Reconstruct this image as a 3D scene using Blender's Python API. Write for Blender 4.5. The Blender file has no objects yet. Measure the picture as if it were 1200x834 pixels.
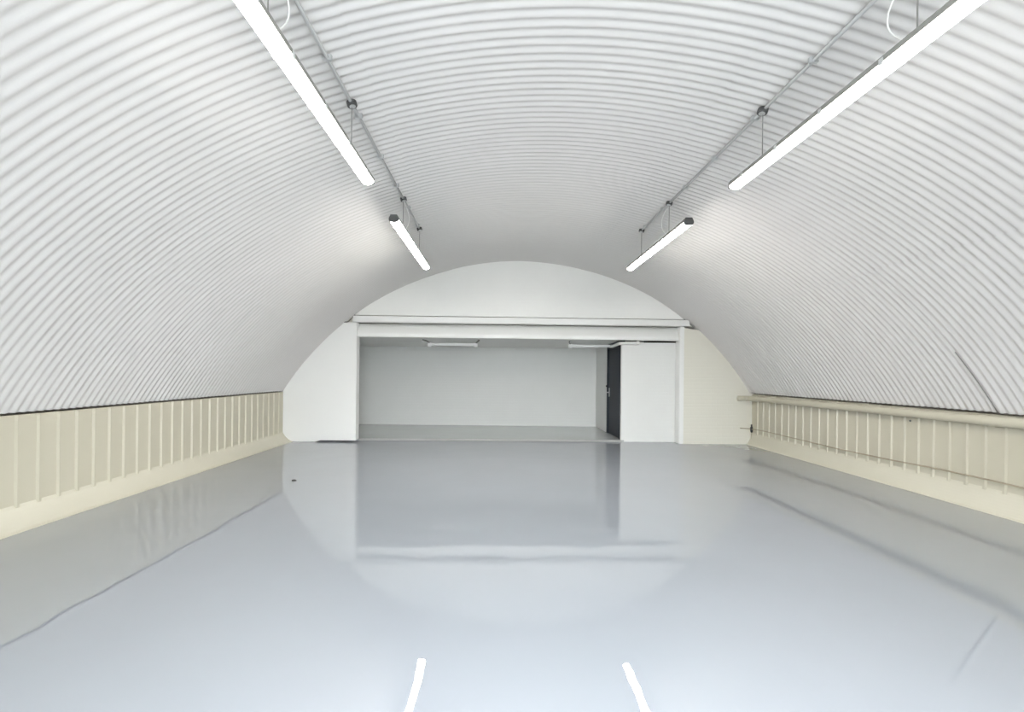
import bpy, bmesh, math, random
from mathutils import Vector
random.seed(4)
SC = bpy.context.scene
COL = SC.collection
PI = math.pi

# ------------------------------------------------------------------ camera
F_PX, W_PX, H_PX = 500.0, 1200.0, 834.0
VPX, VPY = 583.0, 437.0            # where the long lines of the vault meet
CAM_Z = 1.41
ROLL = 0.0102
cd = bpy.data.cameras.new('camera')
cam = bpy.data.objects.new('camera', cd)
COL.objects.link(cam)
cam.location = (0, 0, CAM_Z)
cam.rotation_mode = 'XYZ'
cam.rotation_euler = (PI / 2, -ROLL, 0)
cd.sensor_fit = 'HORIZONTAL'
cd.sensor_width = 36.0
cd.lens = F_PX / W_PX * 36.0
cd.shift_x = (W_PX / 2 - VPX) / W_PX
cd.shift_y = (VPY - H_PX / 2) / W_PX
cd.clip_start = 0.05
SC.camera = cam

# ------------------------------------------------------------------ sky, exposure
SKY = 18.5
wd = bpy.data.worlds.new('world')
SC.world = wd
wd.use_nodes = True
bg = wd.node_tree.nodes['Background']
bg.inputs['Color'].default_value = (0.90, 0.957, 1.0, 1)
bg.inputs['Strength'].default_value = SKY
LAMP = 31.0
SC.view_settings.view_transform = 'Standard'
SC.view_settings.look = 'None'
SC.view_settings.exposure = 0.07
SC.view_settings.gamma = 1.0
SC.view_settings.use_curve_mapping = False

# ------------------------------------------------------------------ dimensions
XC, ZC, R = 0.47, -1.855, 5.535    # centre line and radius of the vault
Y0 = -0.2                          # open mouth of the arch, behind the camera
XL, XR = -4.27, 5.23               # cladding planes
PITCH = 0.0757
YE, SKEW = 8.62, 0.026             # far wall, slightly out of square


def ye(x):
    return YE + SKEW * x


def arc(phi, r=R):
    return XC + r * math.sin(phi), ZC + r * math.cos(phi)


# ------------------------------------------------------------------ materials
def nodes_of(m):
    m.use_nodes = True
    return m.node_tree.nodes, m.node_tree.links, m.node_tree.nodes['Principled BSDF']


def paint(name, col, rough=0.5, var=0.03, scale=2.5, bump=0.0, bscale=60.0, brick=False, metal=0.0, spec=0.5):
    m = bpy.data.materials.new(name)
    n, l, p = nodes_of(m)
    geo = n.new('ShaderNodeNewGeometry')
    no = n.new('ShaderNodeTexNoise')
    no.inputs['Scale'].default_value = scale
    no.inputs['Detail'].default_value = 5
    l.new(geo.outputs['Position'], no.inputs['Vector'])
    mix = n.new('ShaderNodeMix')
    mix.data_type = 'RGBA'
    mix.inputs[6].default_value = tuple(max(0, c * (1 - var)) for c in col) + (1,)
    mix.inputs[7].default_value = tuple(min(1, c * (1 + var)) for c in col) + (1,)
    l.new(no.outputs['Fac'], mix.inputs[0])
    l.new(mix.outputs[2], p.inputs['Base Color'])
    p.inputs['Roughness'].default_value = rough
    p.inputs['Metallic'].default_value = metal
    p.inputs['Specular IOR Level'].default_value = spec
    if brick:
        sep = n.new('ShaderNodeSeparateXYZ')
        l.new(geo.outputs['Position'], sep.inputs[0])
        com = n.new('ShaderNodeCombineXYZ')
        l.new(sep.outputs['X'], com.inputs['X'])
        l.new(sep.outputs['Z'], com.inputs['Y'])
        br = n.new('ShaderNodeTexBrick')
        br.inputs['Scale'].default_value = 1.0
        br.inputs['Brick Width'].default_value = 0.225
        br.inputs['Row Height'].default_value = 0.075
        br.inputs['Mortar Size'].default_value = 0.006
        br.inputs['Mortar Smooth'].default_value = 0.6
        l.new(com.outputs[0], br.inputs['Vector'])
        bm_ = n.new('ShaderNodeBump')
        bm_.inputs['Strength'].default_value = 0.35
        bm_.inputs['Distance'].default_value = 0.004
        bm_.invert = True
        l.new(br.outputs['Fac'], bm_.inputs['Height'])
        l.new(bm_.outputs['Normal'], p.inputs['Normal'])
    elif bump > 0:
        nb = n.new('ShaderNodeTexNoise')
        nb.inputs['Scale'].default_value = bscale
        nb.inputs['Detail'].default_value = 3
        l.new(geo.outputs['Position'], nb.inputs['Vector'])
        bm_ = n.new('ShaderNodeBump')
        bm_.inputs['Strength'].default_value = bump
        bm_.inputs['Distance'].default_value = 0.003
        l.new(nb.outputs['Fac'], bm_.inputs['Height'])
        l.new(bm_.outputs['Normal'], p.inputs['Normal'])
    return m


def resin(name, col, rough, bump):
    """Poured, polished floor paint: clear gloss over grey, very slightly wavy."""
    m = bpy.data.materials.new(name)
    n, l, p = nodes_of(m)
    geo = n.new('ShaderNodeNewGeometry')
    no = n.new('ShaderNodeTexNoise')
    no.inputs['Scale'].default_value = 0.9
    no.inputs['Detail'].default_value = 6
    l.new(geo.outputs['Position'], no.inputs['Vector'])
    mix = n.new('ShaderNodeMix')
    mix.data_type = 'RGBA'
    mix.inputs[6].default_value = tuple(c * 0.94 for c in col) + (1,)
    mix.inputs[7].default_value = tuple(c * 1.05 for c in col) + (1,)
    l.new(no.outputs['Fac'], mix.inputs[0])
    l.new(mix.outputs[2], p.inputs['Base Color'])
    p.inputs['Roughness'].default_value = rough
    p.inputs['IOR'].default_value = 2.6
    nb = n.new('ShaderNodeTexNoise')
    nb.inputs['Scale'].default_value = 2.6
    nb.inputs['Detail'].default_value = 2.5
    nb.inputs['Roughness'].default_value = 0.45
    l.new(geo.outputs['Position'], nb.inputs['Vector'])
    b = n.new('ShaderNodeBump')
    b.inputs['Strength'].default_value = bump
    b.inputs['Distance'].default_value = 0.012
    l.new(nb.outputs['Fac'], b.inputs['Height'])
    l.new(b.outputs['Normal'], p.inputs['Normal'])
    return m


def glow(name, col, strength):
    m = bpy.data.materials.new(name)
    n, l, p = nodes_of(m)
    p.inputs['Base Color'].default_value = (0.9, 0.9, 0.88, 1)
    p.inputs['Roughness'].default_value = 0.4
    p.inputs['Emission Color'].default_value = col + (1,)
    p.inputs['Emission Strength'].default_value = strength
    return m


M = dict(
    sheet=paint('white_sheet_paint', (0.605, 0.592, 0.578), 0.42, 0.02, 1.5, 0.12, 90),
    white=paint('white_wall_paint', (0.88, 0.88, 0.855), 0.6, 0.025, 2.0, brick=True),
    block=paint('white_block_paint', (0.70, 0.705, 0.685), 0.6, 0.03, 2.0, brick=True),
    smooth=paint('white_smooth_paint', (0.80, 0.80, 0.78), 0.5, 0.02, 2.5, 0.15, 50),
    cream=paint('cream_cladding_paint', (0.49, 0.46, 0.365), 0.4, 0.02, 2.0, 0.05, 60),
    creamwall=paint('cream_wall_paint', (0.72, 0.70, 0.62), 0.6, 0.02, 2.0, brick=True),
    kerb=paint('cream_kerb_paint', (0.58, 0.55, 0.45), 0.45, 0.03, 3.0, 0.15, 40),
    floor=resin('grey_resin', (0.290, 0.309, 0.340), 0.008, 0.13),
    rfloor=resin('grey_resin_recess', (0.46, 0.475, 0.48), 0.12, 0.2),
    apron=paint('concrete_apron', (0.35, 0.35, 0.34), 0.8, 0.1, 3, 0.4, 40),
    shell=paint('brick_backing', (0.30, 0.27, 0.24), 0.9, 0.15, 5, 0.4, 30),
    navy=paint('navy_door_paint', (0.013, 0.018, 0.027), 0.5, 0.05, 3, spec=0.25),
    black=paint('black_plastic', (0.02, 0.02, 0.022), 0.45, 0.05, 5),
    steel=paint('galvanised_steel', (0.60, 0.61, 0.61), 0.42, 0.05, 20, metal=0.6),
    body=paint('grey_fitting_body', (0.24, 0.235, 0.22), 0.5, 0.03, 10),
    dark=paint('dark_grey_metal', (0.10, 0.10, 0.10), 0.4, 0.05, 20, metal=0.5),
    cable=paint('tan_painted_cable', (0.36, 0.31, 0.23), 0.6, 0.05, 10),
    flex=paint('white_flex', (0.78, 0.78, 0.76), 0.5, 0.02, 10),
    debris=paint('dark_debris', (0.03, 0.03, 0.03), 0.8, 0.2, 30),
    tube=glow('lit_diffuser', (1.0, 0.955, 0.88), LAMP),
    tube_far=glow('lit_diffuser_bright', (1.0, 0.955, 0.88), LAMP * 2.55),
)


# ------------------------------------------------------------------ mesh helpers
class MB:
    def __init__(self):
        self.v, self.f = [], []

    def quad_strip(self, rows, close=False, flip=False):
        """rows: list of equal length point rows, joined into a sheet."""
        b = len(self.v)
        n = len(rows[0])
        for r in rows:
            self.v.extend(r)
        for i in range(len(rows) - 1):
            for j in range(n if close else n - 1):
                k = (j + 1) % n
                q = (b + i * n + j, b + i * n + k, b + (i + 1) * n + k, b + (i + 1) * n + j)
                self.f.append(q[::-1] if flip else q)
        return self

    def box(self, x0, x1, y0, y1, z0, z1, fn=None):
        b = len(self.v)
        for p in ((x0, y0, z0), (x1, y0, z0), (x1, y1, z0), (x0, y1, z0),
                  (x0, y0, z1), (x1, y0, z1), (x1, y1, z1), (x0, y1, z1)):
            self.v.append(fn(*p) if fn else p)
        for q in ((0, 3, 2, 1), (4, 5, 6, 7), (0, 1, 5, 4), (1, 2, 6, 5), (2, 3, 7, 6), (3, 0, 4, 7)):
            self.f.append(tuple(b + i for i in q))
        return self

    def prism(self, prof, a, c, place):
        """closed 2-D profile swept from parameter a to c; place(u, w, t) -> point"""
        b = len(self.v)
        n = len(prof)
        for t in (a, c):
            for (u, w) in prof:
                self.v.append(place(u, w, t))
        for j in range(n):
            k = (j + 1) % n
            self.f.append((b + j, b + k, b + n + k, b + n + j))
        self.f.append(tuple(b + j for j in range(n))[::-1])
        self.f.append(tuple(b + n + j for j in range(n)))
        return self

    def tube(self, pts, r, seg=10):
        pts = [Vector(p) for p in pts]
        b = len(self.v)
        up = None
        for i, p in enumerate(pts):
            d = (pts[min(i + 1, len(pts) - 1)] - pts[max(i - 1, 0)]).normalized()
            if up is None or abs(d.dot(up)) > 0.999:
                up = Vector((0, 0, 1)) if abs(d.z) < 0.9 else Vector((1, 0, 0))
            s = d.cross(up).normalized()
            up = s.cross(d).normalized()
            for k in range(seg):
                a = 2 * PI * k / seg
                self.v.append(tuple(p + (s * math.cos(a) + up * math.sin(a)) * r))
        for i in range(len(pts) - 1):
            for k in range(seg):
                k2 = (k + 1) % seg
                self.f.append((b + i * seg + k, b + i * seg + k2, b + (i + 1) * seg + k2, b + (i + 1) * seg + k))
        self.f.append(tuple(b + k for k in range(seg))[::-1])
        e = b + (len(pts) - 1) * seg
        self.f.append(tuple(e + k for k in range(seg)))
        return self

    def lathe(self, prof, c, axis, seg=20):
        """prof: (radius, height along axis) pairs around point c"""
        c = Vector(c)
        ax = Vector(axis).normalized()
        s = ax.orthogonal().normalized()
        t = ax.cross(s)
        rows = []
        for (r, h) in prof:
            rows.append([tuple(c + ax * h + (s * math.cos(2 * PI * k / seg) + t * math.sin(2 * PI * k / seg)) * r)
                         for k in range(seg)])
        b = len(self.v)
        self.quad_strip(rows, close=True)
        self.f.append(tuple(b + k for k in range(seg))[::-1])
        e = b + (len(rows) - 1) * seg
        self.f.append(tuple(e + k for k in range(seg)))
        return self

    def mesh(self, name, mat, smooth=False, bevel=0.0):
        me = bpy.data.meshes.new(name)
        me.from_pydata([tuple(p) for p in self.v], [], self.f)
        bm = bmesh.new()
        bm.from_mesh(me)
        bmesh.ops.recalc_face_normals(bm, faces=bm.faces)
        if bevel > 0:
            es = [e for e in bm.edges if len(e.link_faces) == 2 and e.calc_face_angle() > 0.6]
            bmesh.ops.bevel(bm, geom=es, offset=bevel, segments=2, affect='EDGES', clamp_overlap=True)
        bm.to_mesh(me)
        bm.free()
        me.materials.append(mat)
        if smooth:
            for p in me.polygons:
                p.use_smooth = True
        me.validate()
        return me

    def build(self, name, mat, parent=None, smooth=False, bevel=0.0, at=None):
        o = bpy.data.objects.new(name, self.mesh(name, mat, smooth, bevel))
        COL.objects.link(o)
        if at:
            o.location = at
        if parent:
            o.parent = parent
        return o


def empty(name, loc=(0, 0, 0)):
    o = bpy.data.objects.new(name, None)
    COL.objects.link(o)
    o.location = loc
    o.empty_display_size = 0.1
    return o


def tag(o, label, cat, group=None, kind=None):
    o['label'] = label
    o['category'] = cat
    if group:
        o['group'] = group
    if kind:
        o['kind'] = kind
    return o


def struct(o, label, cat):
    return tag(o, label, cat, None, 'structure')


def fillet(pts, r, n=5):
    """round the corners of a polyline"""
    pts = [Vector(p) for p in pts]
    out = [pts[0]]
    for i in range(1, len(pts) - 1):
        a, b, c = pts[i - 1], pts[i], pts[i + 1]
        da, dc = (a - b), (c - b)
        rr = min(r, da.length * 0.45, dc.length * 0.45)
        p, q = b + da.normalized() * rr, b + dc.normalized() * rr
        for k in range(n + 1):
            t = k / n
            out.append((1 - t) ** 2 * p + 2 * t * (1 - t) * b + t * t * q)
    out.append(pts[-1])
    return out


# ================================================================== THE SETTING
# ---- floor and the yard outside the open mouth of the arch
fl = MB().box(-4.35, 5.4, Y0, 9.05, -0.15, 0.0).build('floor', M['floor'])
struct(fl, 'glossy poured grey resin floor running the length of the arch', 'floor')
ap = MB().box(-120, 120, Y0 - 240, Y0 - 0.005, -0.17, -0.02).build('ground', M['apron'])
struct(ap, 'concrete yard outside the open front of the arch', 'ground')

# ---- vault: brick backing shell and corrugated lining sheets
ceil = MB()
rows = []
for i in range(0, 49):
    ph = -1.25 + 2.5 * i / 48
    rows.append([arc(ph, 5.66) + (0,), arc(ph, 5.90) + (0,)])
inner, outer = [r[0] for r in rows], [r[1] for r in rows]
prof = [(p[0], p[1]) for p in inner] + [(p[0], p[1]) for p in reversed(outer)]
b = len(ceil.v)
ring = []
for (x, z) in prof:
    ring.append([(x, Y0, z), (x, 9.3, z)])
ring.append(ring[0])
ceil.quad_strip(ring)
ceiling = ceil.build('ceiling', M['shell'], smooth=False)
struct(ceiling, 'barrel-vaulted ceiling lined with white corrugated metal sheets', 'ceiling')

D = math.radians


def sheet(ph0, ph1, y0, y1, dr):
    ns = max(6, int((ph1 - ph0) / D(1.6)))
    per = 8
    ny = int(round((y1 - y0) / PITCH * per))
    rws = []
    for j in range(ny + 1):
        y = y0 + (y1 - y0) * j / ny
        w = math.sin(2 * PI * y / PITCH)
        r = R + dr + 0.0070 * w
        row = []
        for i in range(ns + 1):
            ph = ph0 + (ph1 - ph0) * i / ns
            x, z = arc(ph, r)
            row.append((x, y, z))
        rws.append(row)
    return MB().quad_strip(rws).build('corrugated_sheet', M['sheet'], ceiling, smooth=True)


LAP = 0.004
YS, YF = Y0, 9.0
PHL, PHR = D(-58.75), D(58.3)
sheet(PHL, D(-40.8), YS, YF, 0.002)
sheet(D(-41.2), D(-14.7), YS, YF, -0.001)
sheet(D(-15.1), D(13.0), YS, YF, 0.004)
sheet(D(12.6), D(38.2), YS, YF, 0.0)
JOINT = round(4.42 / PITCH) * PITCH
sheet(D(37.8), PHR, YS, JOINT + 0.012, -0.006)
sheet(D(37.8), PHR, JOINT - 0.03, YF, 0.006)


lap_pts = [arc(D(50.3) + D(8.0) * i / 12, R - 0.012) for i in range(13)]  # dark tube added to stand for the shaded gap at the sheet lap
MB().tube([(x, JOINT + 0.012, z) for x, z in lap_pts], 0.0045, 6).build('joint_shade_line', M['body'], ceiling, smooth=True)


# ---- side walls: cladding panel with upright ribs, coved kerb below
def rib_mesh(side, z0, z1):
    # small trapezoid, broad foot on the panel, narrow crest into the room
    d, w0, w1 = 0.018 * side, 0.022, 0.010
    p = [(-w0, 0.0), (-w1, d), (w1, d), (w0, 0.0)]
    return MB().prism(p, z0, z1, lambda u, w, t: (w, u, t)).mesh('rib', M['cream'])


def side_wall(name, x, side, zb, zt, label, off):
    t = 0.12
    w = MB().box(min(x, x - side * t), max(x, x - side * t), Y0, 9.0, -0.1, zt).build(name, M['cream'])
    struct(w, label, 'wall')
    me = rib_mesh(side, zb, zt - 0.004)
    y = Y0 + off
    while y < ye(x) - 0.05:
        o = bpy.data.objects.new('rib', me)
        COL.objects.link(o)
        o.location = (x, y, 0)
        o.parent = w
        y += 0.1815
    return w


wl = side_wall('wall_left', XL, 1, 0.17, 0.994, 'low cream ribbed metal wall along the left side', (500 * 4.27 / 536.6 - Y0) % 0.1815)
wr = side_wall('wall_right', XR, -1, 0.22, 1.03, 'low cream ribbed metal wall along the right side behind the pipe', 0.05)
MB().lathe([(0.012, 0), (0.012, 0.006), (0.006, 0.011)], (XR - 0.001, 500 * XR / 484.5, 0.86), (-1, 0, 0), 10).build('bolt', M['dark'], wr)


def kerb(name, xw, xf, zt, label):
    n = 8
    prof = []
    for i in range(n + 1):                       # gentle cove from wall to floor
        a = i / n
        prof.append((xw + (xf - xw) * (a ** 1.35), zt * (1 - a) ** 1.25 + 0.004 * (1 - a)))
    prof[-1] = (xf, 0.004)
    prof.append((xf, -0.02))
    s = 1 if xf > xw else -1
    prof += [(xw - s * 0.05, -0.02), (xw - s * 0.05, zt)]
    k = MB().prism(prof, Y0, 8.95, lambda u, w, t: (u, t, w)).build(name, M['kerb'])
    struct(k, label, 'kerb')
    return k


kerb('baseboard_left', XL, -4.075, 0.19, 'cream coved kerb at the foot of the left wall')
kerb('baseboard_right', XR, 5.12, 0.24, 'cream coved kerb at the foot of the right wall')

# ---- far wall: arched gable, two piers, ledge and lintel over the wide opening
wb = empty('wall_back', (XC, ye(XC), 0))
struct(wb, 'white painted far wall with arched gable and two piers around the opening', 'wall')


def sk(u, w, t):                                   # a point on the skewed far wall
    return (u - XC, SKEW * (u - XC) + t, w)        # relative to wall_back


def arc_pts(z_lo, r, left, n=16):
    a = math.acos((z_lo - ZC) / r)
    return a


RW = 5.63
ZP = 2.40
a0 = math.acos((ZP - ZC) / RW)
ag = math.acos((2.548 - ZC) / RW)
gable = [arc(-ag + 2 * ag * i / 40, RW) for i in range(41)]
MB().prism(gable, 0.03, 0.33, sk).build('gable', M['white'], wb)
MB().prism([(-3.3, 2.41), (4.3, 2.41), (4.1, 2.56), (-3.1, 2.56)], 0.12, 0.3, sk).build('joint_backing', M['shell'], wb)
for u0, u1 in ((-3.4, -2.90), (3.90, 4.35)):
    MB().prism([(u0, ZP), (u1, ZP), (u1, 2.55), (u0, 2.55)], 0.035, 0.2, sk).build('ledge_infill', M['creamwall'], wb)
a1 = math.acos((0.95 - ZC) / RW)
arcL = [arc(-a0 - (a1 - a0) * i / 14, RW) for i in range(15)]
pierL = [(-3.60, 0.0), (-3.585, 0.03), (-2.83, 0.03), (-2.83, ZP)] + arcL + [(-4.42, 0.9), (-4.42, 0.0)]
MB().prism(pierL, 0.0, 0.21, sk).build('pier', M['smooth'], wb, bevel=0.012)
arcR = [arc(a0 + (a1 - a0) * i / 14, RW) for i in range(15)]
pierR = [(3.80, 0.0), (3.80, ZP - 0.03)] + [p for p in arcR if p[1] < ZP - 0.03] + [(5.38, 0.9), (5.38, 0.0)]
MB().prism(pierR, 0.0, 0.21, sk).build('pier', M['creamwall'], wb)
MB().prism([(3.72, 0.0), (3.815, 0.0), (3.815, ZP), (3.72, ZP)], -0.012, 0.21, sk).build('pier_edge', M['smooth'], wb, bevel=0.012)

tr = MB().prism([(-2.90, 2.405), (3.90, 2.405), (3.88, 2.525), (-2.88, 2.525)], -0.06, 0.12, lambda u, w, t: (u, ye(u) + t, w)).build('trim_1', M['smooth'], bevel=0.006)
struct(tr, 'white ledge running across the far wall under the gable', 'ledge')
lt = MB().prism([(0.05, 2.15), (0.06, 2.117), (0.26, 2.117), (0.26, 2.40), (0.20, 2.40), (0.165, 2.36), (0.12, 2.30), (0.08, 2.24), (0.055, 2.19)], -2.84, 3.73,
                lambda u, w, t: (t, ye(t) + u, w)).build('trim_2', M['smooth'])
struct(lt, 'white steel lintel beam over the wide opening', 'lintel')

# ---- front wall around the loading door, at the photographer's back
DX0, DX1, DZ = -1.25, 1.95, 2.9
OX0, OX1, OZ = -6.2, 6.9, 4.7
frontp = [(DX0, -0.1), (DX0, DZ), (DX1, DZ), (DX1, -0.1), (OX1, -0.1), (OX1, OZ), (OX0, OZ), (OX0, -0.1)]
wf = MB().prism(frontp, Y0 - 0.25, Y0 - 0.004, lambda u, w, t: (u, t, w)).build('wall_front', M['smooth'])
struct(wf, 'white front wall around the open loading door behind the viewer', 'wall')

# unseen enclosure added to stop sky light leaking in around the arch
ou = MB()
ou.box(OX0 - 0.3, OX0, Y0 - 0.004, 11.9, -0.3, OZ)
ou.box(OX1, OX1 + 0.3, Y0 - 0.004, 11.9, -0.3, OZ)
ou.box(OX0 - 0.3, OX1 + 0.3, Y0 - 0.25, 11.9, OZ, OZ + 0.4)
ou.box(OX0, OX1, 11.6, 11.9, -0.3, OZ)
ou.box(OX0, OX1, Y0 - 0.004, 11.6, -0.5, -0.2)
struct(ou.build('wall_sky_block', M['shell']), 'unseen enclosure added around the arch to keep sky light out', 'wall')

# ---- recess behind the opening
YB = 11.24
rf = MB().box(-4.2, 2.66, 8.86, YB + 0.1, -0.15, 0.03, lambda x, y, z: (x, y + (SKEW * x if y < 9 else 0), z)).build('floor_recess', M['rfloor'])
struct(rf, 'slightly raised grey floor of the recess behind the opening', 'floor')
ns = MB().box(-2.83, 2.6, 8.835, 8.875, 0.0, 0.036, lambda x, y, z: (x, y + SKEW * x, z)).build('trim_3', M['apron'], bevel=0.004)
struct(ns, 'thin pale metal nosing along the front edge of the recess floor', 'step edge')
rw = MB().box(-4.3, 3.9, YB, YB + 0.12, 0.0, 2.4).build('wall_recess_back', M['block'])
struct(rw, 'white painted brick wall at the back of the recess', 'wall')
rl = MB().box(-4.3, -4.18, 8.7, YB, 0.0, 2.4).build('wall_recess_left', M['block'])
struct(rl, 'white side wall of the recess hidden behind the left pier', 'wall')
rc = MB().box(-4.2, 2.60, 0, 1, 0, 0.1, lambda x, y, z: (x, (8.85 + SKEW * x) if y == 0 else YB + 0.05, (2.125 if y == 0 else 2.085) + z)).build('ceiling_recess', M['smooth'])
struct(rc, 'flat white ceiling of the recess under the lintel', 'ceiling')

# partition room on the right of the recess
XP, YP = 2.60, 8.95
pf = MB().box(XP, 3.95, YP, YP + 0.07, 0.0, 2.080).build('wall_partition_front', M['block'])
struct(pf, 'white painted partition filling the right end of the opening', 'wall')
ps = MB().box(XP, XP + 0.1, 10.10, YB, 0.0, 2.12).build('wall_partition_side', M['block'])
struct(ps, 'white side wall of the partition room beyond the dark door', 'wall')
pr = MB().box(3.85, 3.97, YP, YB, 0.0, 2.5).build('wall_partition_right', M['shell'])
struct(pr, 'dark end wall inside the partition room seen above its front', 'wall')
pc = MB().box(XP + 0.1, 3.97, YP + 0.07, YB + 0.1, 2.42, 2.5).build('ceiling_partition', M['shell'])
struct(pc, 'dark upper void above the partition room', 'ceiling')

# door in the side of the partition room
dr = empty('door_1', (XP, 9.53, 0.03))
struct(dr, 'dark navy door in the side of the partition room', 'door')
fr = MB()
fr.box(-0.012, 0.09, -0.51, -0.45, 0, 2.10)
fr.box(-0.012, 0.09, 0.49, 0.57, 0, 2.10)
fr.box(-0.012, 0.09, -0.45, 0.49, 1.96, 2.10)
fr.build('door_frame', M['navy'], dr)
MB().box(0.014, 0.055, -0.445, 0.485, 0.008, 1.955).build('door_leaf', M['navy'], dr, bevel=0.003)
hd = MB().box(0.006, 0.014, 0.40, 0.445, 0.86, 1.06).build('handle_plate', M['steel'], dr)
hl = MB().tube(fillet([(0.006, 0.42, 0.96), (-0.05, 0.42, 0.96), (-0.05, 0.31, 0.955)], 0.02), 0.009, 8).build('lever', M['steel'], hd, smooth=True)
MB().lathe([(0.02, 0), (0.022, 0.02), (0.012, 0.03)], (-0.012, 0.53, 1.10), (-1, 0, 0), 12).build('latch_knob', M['black'], dr, smooth=True)

# ================================================================== THE THINGS
# ---- hanging strip lights
LX = {'left': -1.11, 'right': 2.0}
ZL = CAM_Z + 1.60
LW = 0.049


def cond_z(x):
    return ZC + math.sqrt((R - 0.035) ** 2 - (x - XC) ** 2)


def strip_light(x, y0, y1, hangers, label, flex_dir, tube='tube'):
    root = empty('strip_light', (x, (y0 + y1) / 2, ZL - 0.045))
    tag(root, label, 'strip light', 'hanging strip lights')
    h = (y1 - y0) / 2
    bz = 0.045                                       # local z of the lamp line
    body = [(-0.053, -0.004), (-0.053, 0.022), (-0.030, 0.045), (0.030, 0.045), (0.053, 0.022), (0.053, -0.004)]
    MB().prism([(u, w + bz + 0.012) for u, w in body], -h + 0.01, h - 0.01, lambda u, w, t: (u, t, w)).build('body', M['body'], root)
    dif = []
    for i in range(13):
        a = PI * i / 12
        dif.append((LW * math.cos(a) * (1 - 0.06 * math.sin(a)), -0.036 * math.sin(a) ** 0.7))
    MB().prism([(u, w + bz + 0.012) for u, w in dif], -h + 0.02, h - 0.02, lambda u, w, t: (u, t, w)).build('diffuser', M[tube], root, smooth=False)
    for s in (-1, 1):
        cap = [(0.052 * math.cos(PI * i / 12), -0.034 * math.sin(PI * i / 12) ** 0.7) for i in range(13)]
        cap += [(-0.034, 0.046), (0.034, 0.046)]
        MB().prism([(u, w + bz + 0.012) for u, w in cap], s * h - 0.018 * (s > 0) - 0.0, s * h + 0.018 * (s < 0), lambda u, w, t: (u, t, w)).build('end_cap', M['dark'], root)
    n = int((y1 - y0) / 0.36)
    for k in range(n):                               # clips that hold the diffuser
        yy = -h + (y1 - y0) * (k + 0.5) / n
        for s in (-1, 1):
            MB().box(s * 0.053 - 0.003, s * 0.053 + 0.003, yy - 0.012, yy + 0.012, bz - 0.004, bz + 0.03).build('clip', M['steel'], root)
    zc = cond_z(x) - (ZL - 0.045)
    for hy in hangers:
        yy = hy - (y0 + y1) / 2
        MB().tube([(0, yy, bz + 0.05), (0, yy, zc - 0.032)], 0.0035, 6).build('suspension_wire', M['body'], root)
    hy = hangers[0] - (y0 + y1) / 2
    s = flex_dir
    pts = []
    for k in range(13):
        t = k / 12
        pts.append((s * 0.05 * math.sin(PI * t), hy + 0.05 + 0.10 * math.sin(PI * t) * (1 - t), bz + 0.055 + (zc - bz - 0.075) * t))
    MB().tube(pts, 0.004, 6).build('power_flex', M['flex'], root, smooth=True)
    return root


strip_light(LX['left'], 1.56, 3.62, (2.03, 3.19), 'long lit strip light on the left, cut off by the top of the picture', 1)
strip_light(LX['right'], 1.56, 3.64, (2.05, 3.25), 'long lit strip light on the right, cut off by the top of the picture', -1)
strip_light(LX['left'], 4.49, 6.55, (4.94, 5.96), 'smaller-looking far lit strip light on the left, nearer the far wall', 1, 'tube_far')
strip_light(LX['right'], 4.49, 6.50, (5.02, 5.98), 'smaller-looking far lit strip light on the right, nearer the far wall', -1, 'tube_far')


# ---- steel conduits fixed under the vault
def conduit(x, boxes, y_end, label):
    z = cond_z(x)
    root = empty('conduit', (x, Y0 + 0.1, z))
    tag(root, label, 'conduit', 'ceiling conduits')
    L = y_end - (Y0 + 0.1)
    MB().tube([(0, 0, 0), (0, L, 0)], 0.0125, 10).build('pipe', M['steel'], root, smooth=True)
    nx, nz = (XC - x) / R, (ZC - z) / R              # towards the room
    for by in boxes:
        y = by - (Y0 + 0.1)
        bx = MB().lathe([(0.037, -0.012), (0.037, 0.018), (0.033, 0.022)], (0, y, 0), (nx, 0, nz), 20).build('junction_box', M['dark'], root)
        MB().lathe([(0.023, 0.0215), (0.023, 0.026), (0.006, 0.028)], (0, y, 0), (nx, 0, nz), 16).build('box_lid', M['steel'], bx)
    y = 0.35
    while y < L:
        if min(abs(y - (by - Y0 - 0.1)) for by in boxes) > 0.08:
            MB().box(-0.030, 0.030, y - 0.011, y + 0.011, -0.016, 0.022).build('saddle_clip', M['steel'], root, bevel=0.004)
        y += 0.62
    return root


conduit(LX['left'], (2.03, 3.19, 4.94, 5.96), 5.99, 'thin steel conduit with round boxes above the left lights')
conduit(LX['right'], (2.05, 3.25, 5.02, 5.98), 6.01, 'thin steel conduit with round boxes above the right lights')

# ---- services on the right wall
px_, pz_ = 5.125, 0.968
yy_ = ye(5.1)
pp = empty('wall_pipe', (px_, yy_, pz_))
tag(pp, 'thick cream pipe along the top of the right wall', 'pipe')
MB().tube(fillet([(-0.22, -0.056, -0.02), (-0.02, -0.075, -0.02), (0.0, -0.3, -0.012), (0.0, -4.0, 0.0), (0.0, Y0 + 0.05 - yy_, 0.012)], 0.10), 0.052, 16).build('pipe', M['cream'], pp, smooth=True)
for y in (1.2, 2.8, 4.4, 6.0, 7.6):
    MB().box(-0.01, 0.10, y - yy_ - 0.015, y - yy_ + 0.015, -0.062, -0.05).build('bracket', M['cream'], pp)

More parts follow.
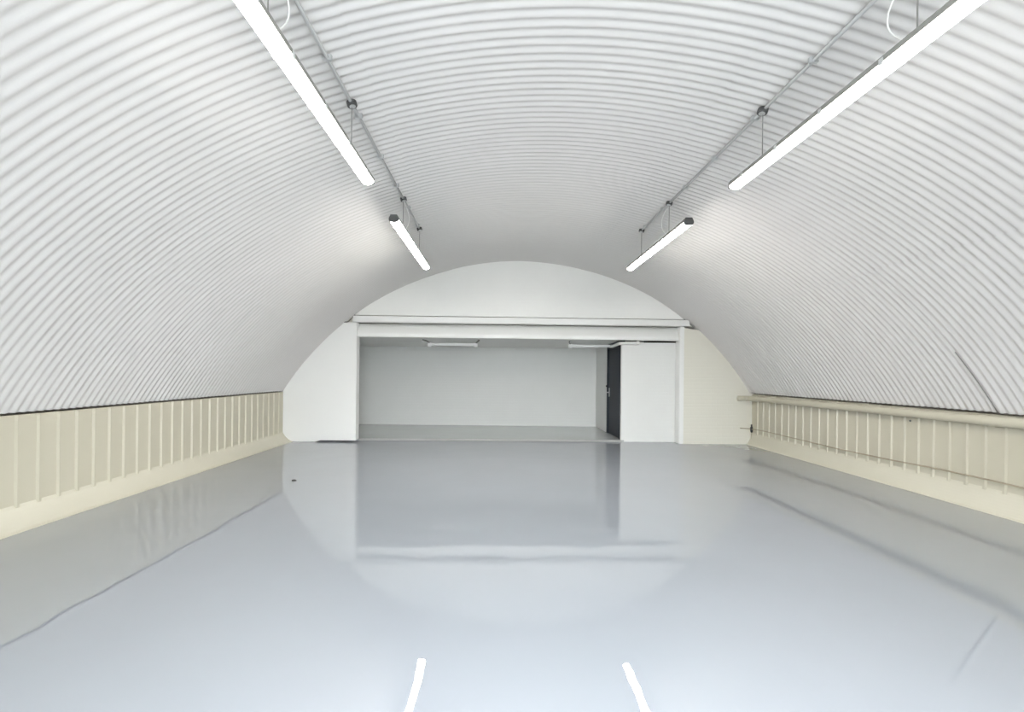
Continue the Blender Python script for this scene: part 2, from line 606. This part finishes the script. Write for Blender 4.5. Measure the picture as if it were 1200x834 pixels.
cb = MB()
pts = [(4.98, ye(4.98) - 0.012, 0.335), (5.10, ye(5.1) - 0.02, 0.33), (5.17, ye(5.1) - 0.08, 0.325)]
y = ye(5.1) - 0.5
while y > Y0:
    pts.append((5.185 + random.uniform(-0.003, 0.003), y, 0.325 + 0.012 * math.sin(y * 1.7) + random.uniform(-0.003, 0.003)))
    y -= 0.45
cb.tube(fillet(pts, 0.04, 3), 0.0085, 8)
co = cb.build('wall_cable', M['cable'], smooth=True)
tag(co, 'thin brownish cable running low along the right wall', 'cable')
vb = empty('pipe_joint', (5.17, ye(5.17) - 0.09, 0.0))
tag(vb, 'small black clamp joint in the far right corner above the kerb', 'clamp')
MB().lathe([(0.012, 0.255), (0.02, 0.27), (0.024, 0.30), (0.024, 0.36), (0.014, 0.37), (0.014, 0.42)], (0, 0, 0), (0, 0, 1), 12).build('clamp', M['black'], vb)
MB().tube([(0, 0, 0.13), (0, 0, 0.26)], 0.008, 8).build('drop_pipe', M['cream'], vb)

# ---- fittings on the recess ceiling
def ceiling_tray(x0, x1, y, z, label, feed):
    root = empty('ceiling_batten', ((x0 + x1) / 2, y, z))
    tag(root, label, 'batten')
    h = (x1 - x0) / 2
    MB().box(-h, h, -0.03, 0.03, -0.028, 0.028).build('tray', M['flex'], root, bevel=0.008)
    for s in (-1, 1):
        if s > 0 and not feed:
            continue
        bx = MB().box(s * h - 0.045, s * h + 0.045, -0.05, 0.05, -0.055, 0.035).build('end_box', M['flex'], root, bevel=0.01)
        MB().tube(fillet([(s * h, 0, 0.03), (s * (h + 0.05), -0.12, 0.065), (s * (h + 0.09), -0.42, 0.065)], 0.05), 0.016, 8).build('feed_pipe', M['body'], bx, smooth=True)
    return root


ceiling_tray(-1.51, -0.49, 9.5, 2.035, 'white batten with two end boxes on the recess ceiling, left', True)
ceiling_tray(1.62, 2.50, 9.5, 2.035, 'white batten with one end box on the recess ceiling beside the door', False)
wp = empty('bent_duct', (2.55, 9.5, 2.03))
tag(wp, 'white pipe bending around the partition corner above the dark door', 'pipe')
MB().tube(fillet([(-0.05, 0.0, 0.0), (-0.005, -0.06, 0.0), (-0.005, -0.60, 0.025), (0.06, -0.60, 0.03), (0.40, -0.60, 0.03)], 0.05), 0.034, 12).build('pipe', M['flex'], wp, smooth=True)
MB().box(0.34, 0.40, -0.625, -0.555, 0.0, 0.088).build('coupling', M['flex'], wp, bevel=0.006)

# ---- small marks at the arch edge and on the floor
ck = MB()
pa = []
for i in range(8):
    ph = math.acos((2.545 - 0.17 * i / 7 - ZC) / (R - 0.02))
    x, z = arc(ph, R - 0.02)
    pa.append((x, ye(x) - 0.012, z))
ck.tube(pa, 0.012, 8)  # thin dark strip added where the sheets leave a dark gap to the wall
tag(ck.build('edge_dark_line', M['body'], smooth=True), 'short dark strip added for the gap along the arch above the right pier', 'cable')
cl = MB()
cl.tube(fillet([(-3.11, ye(-3) - 0.015, 2.40), (-3.0, ye(-3) - 0.015, 2.40), (-2.86, ye(-3) - 0.012, 2.545)], 0.03), 0.012, 8)
tag(cl.build('edge_dark_line', M['body'], smooth=True), 'short dark bent cable on top of the left pier', 'cable')

db = MB()
n = 9
top = [(0.035 * math.cos(2 * PI * k / n) * random.uniform(0.6, 1.1), 0.028 * math.sin(2 * PI * k / n) * random.uniform(0.6, 1.1)) for k in range(n)]
db.quad_strip([[(x, y, 0) for x, y in top], [(x * 0.8, y * 0.8, 0.012) for x, y in top], [(x * 0.3, y * 0.3, 0.018) for x, y in top]], close=True)
db.f.append(tuple(range(2 * n, 3 * n)))
db.f.append(tuple(range(n))[::-1])
tag(db.build('pebble', M['debris'], at=(-2.6, 5.48, 0.0)), 'small dark pebble lying on the floor before the left pier', 'pebble')
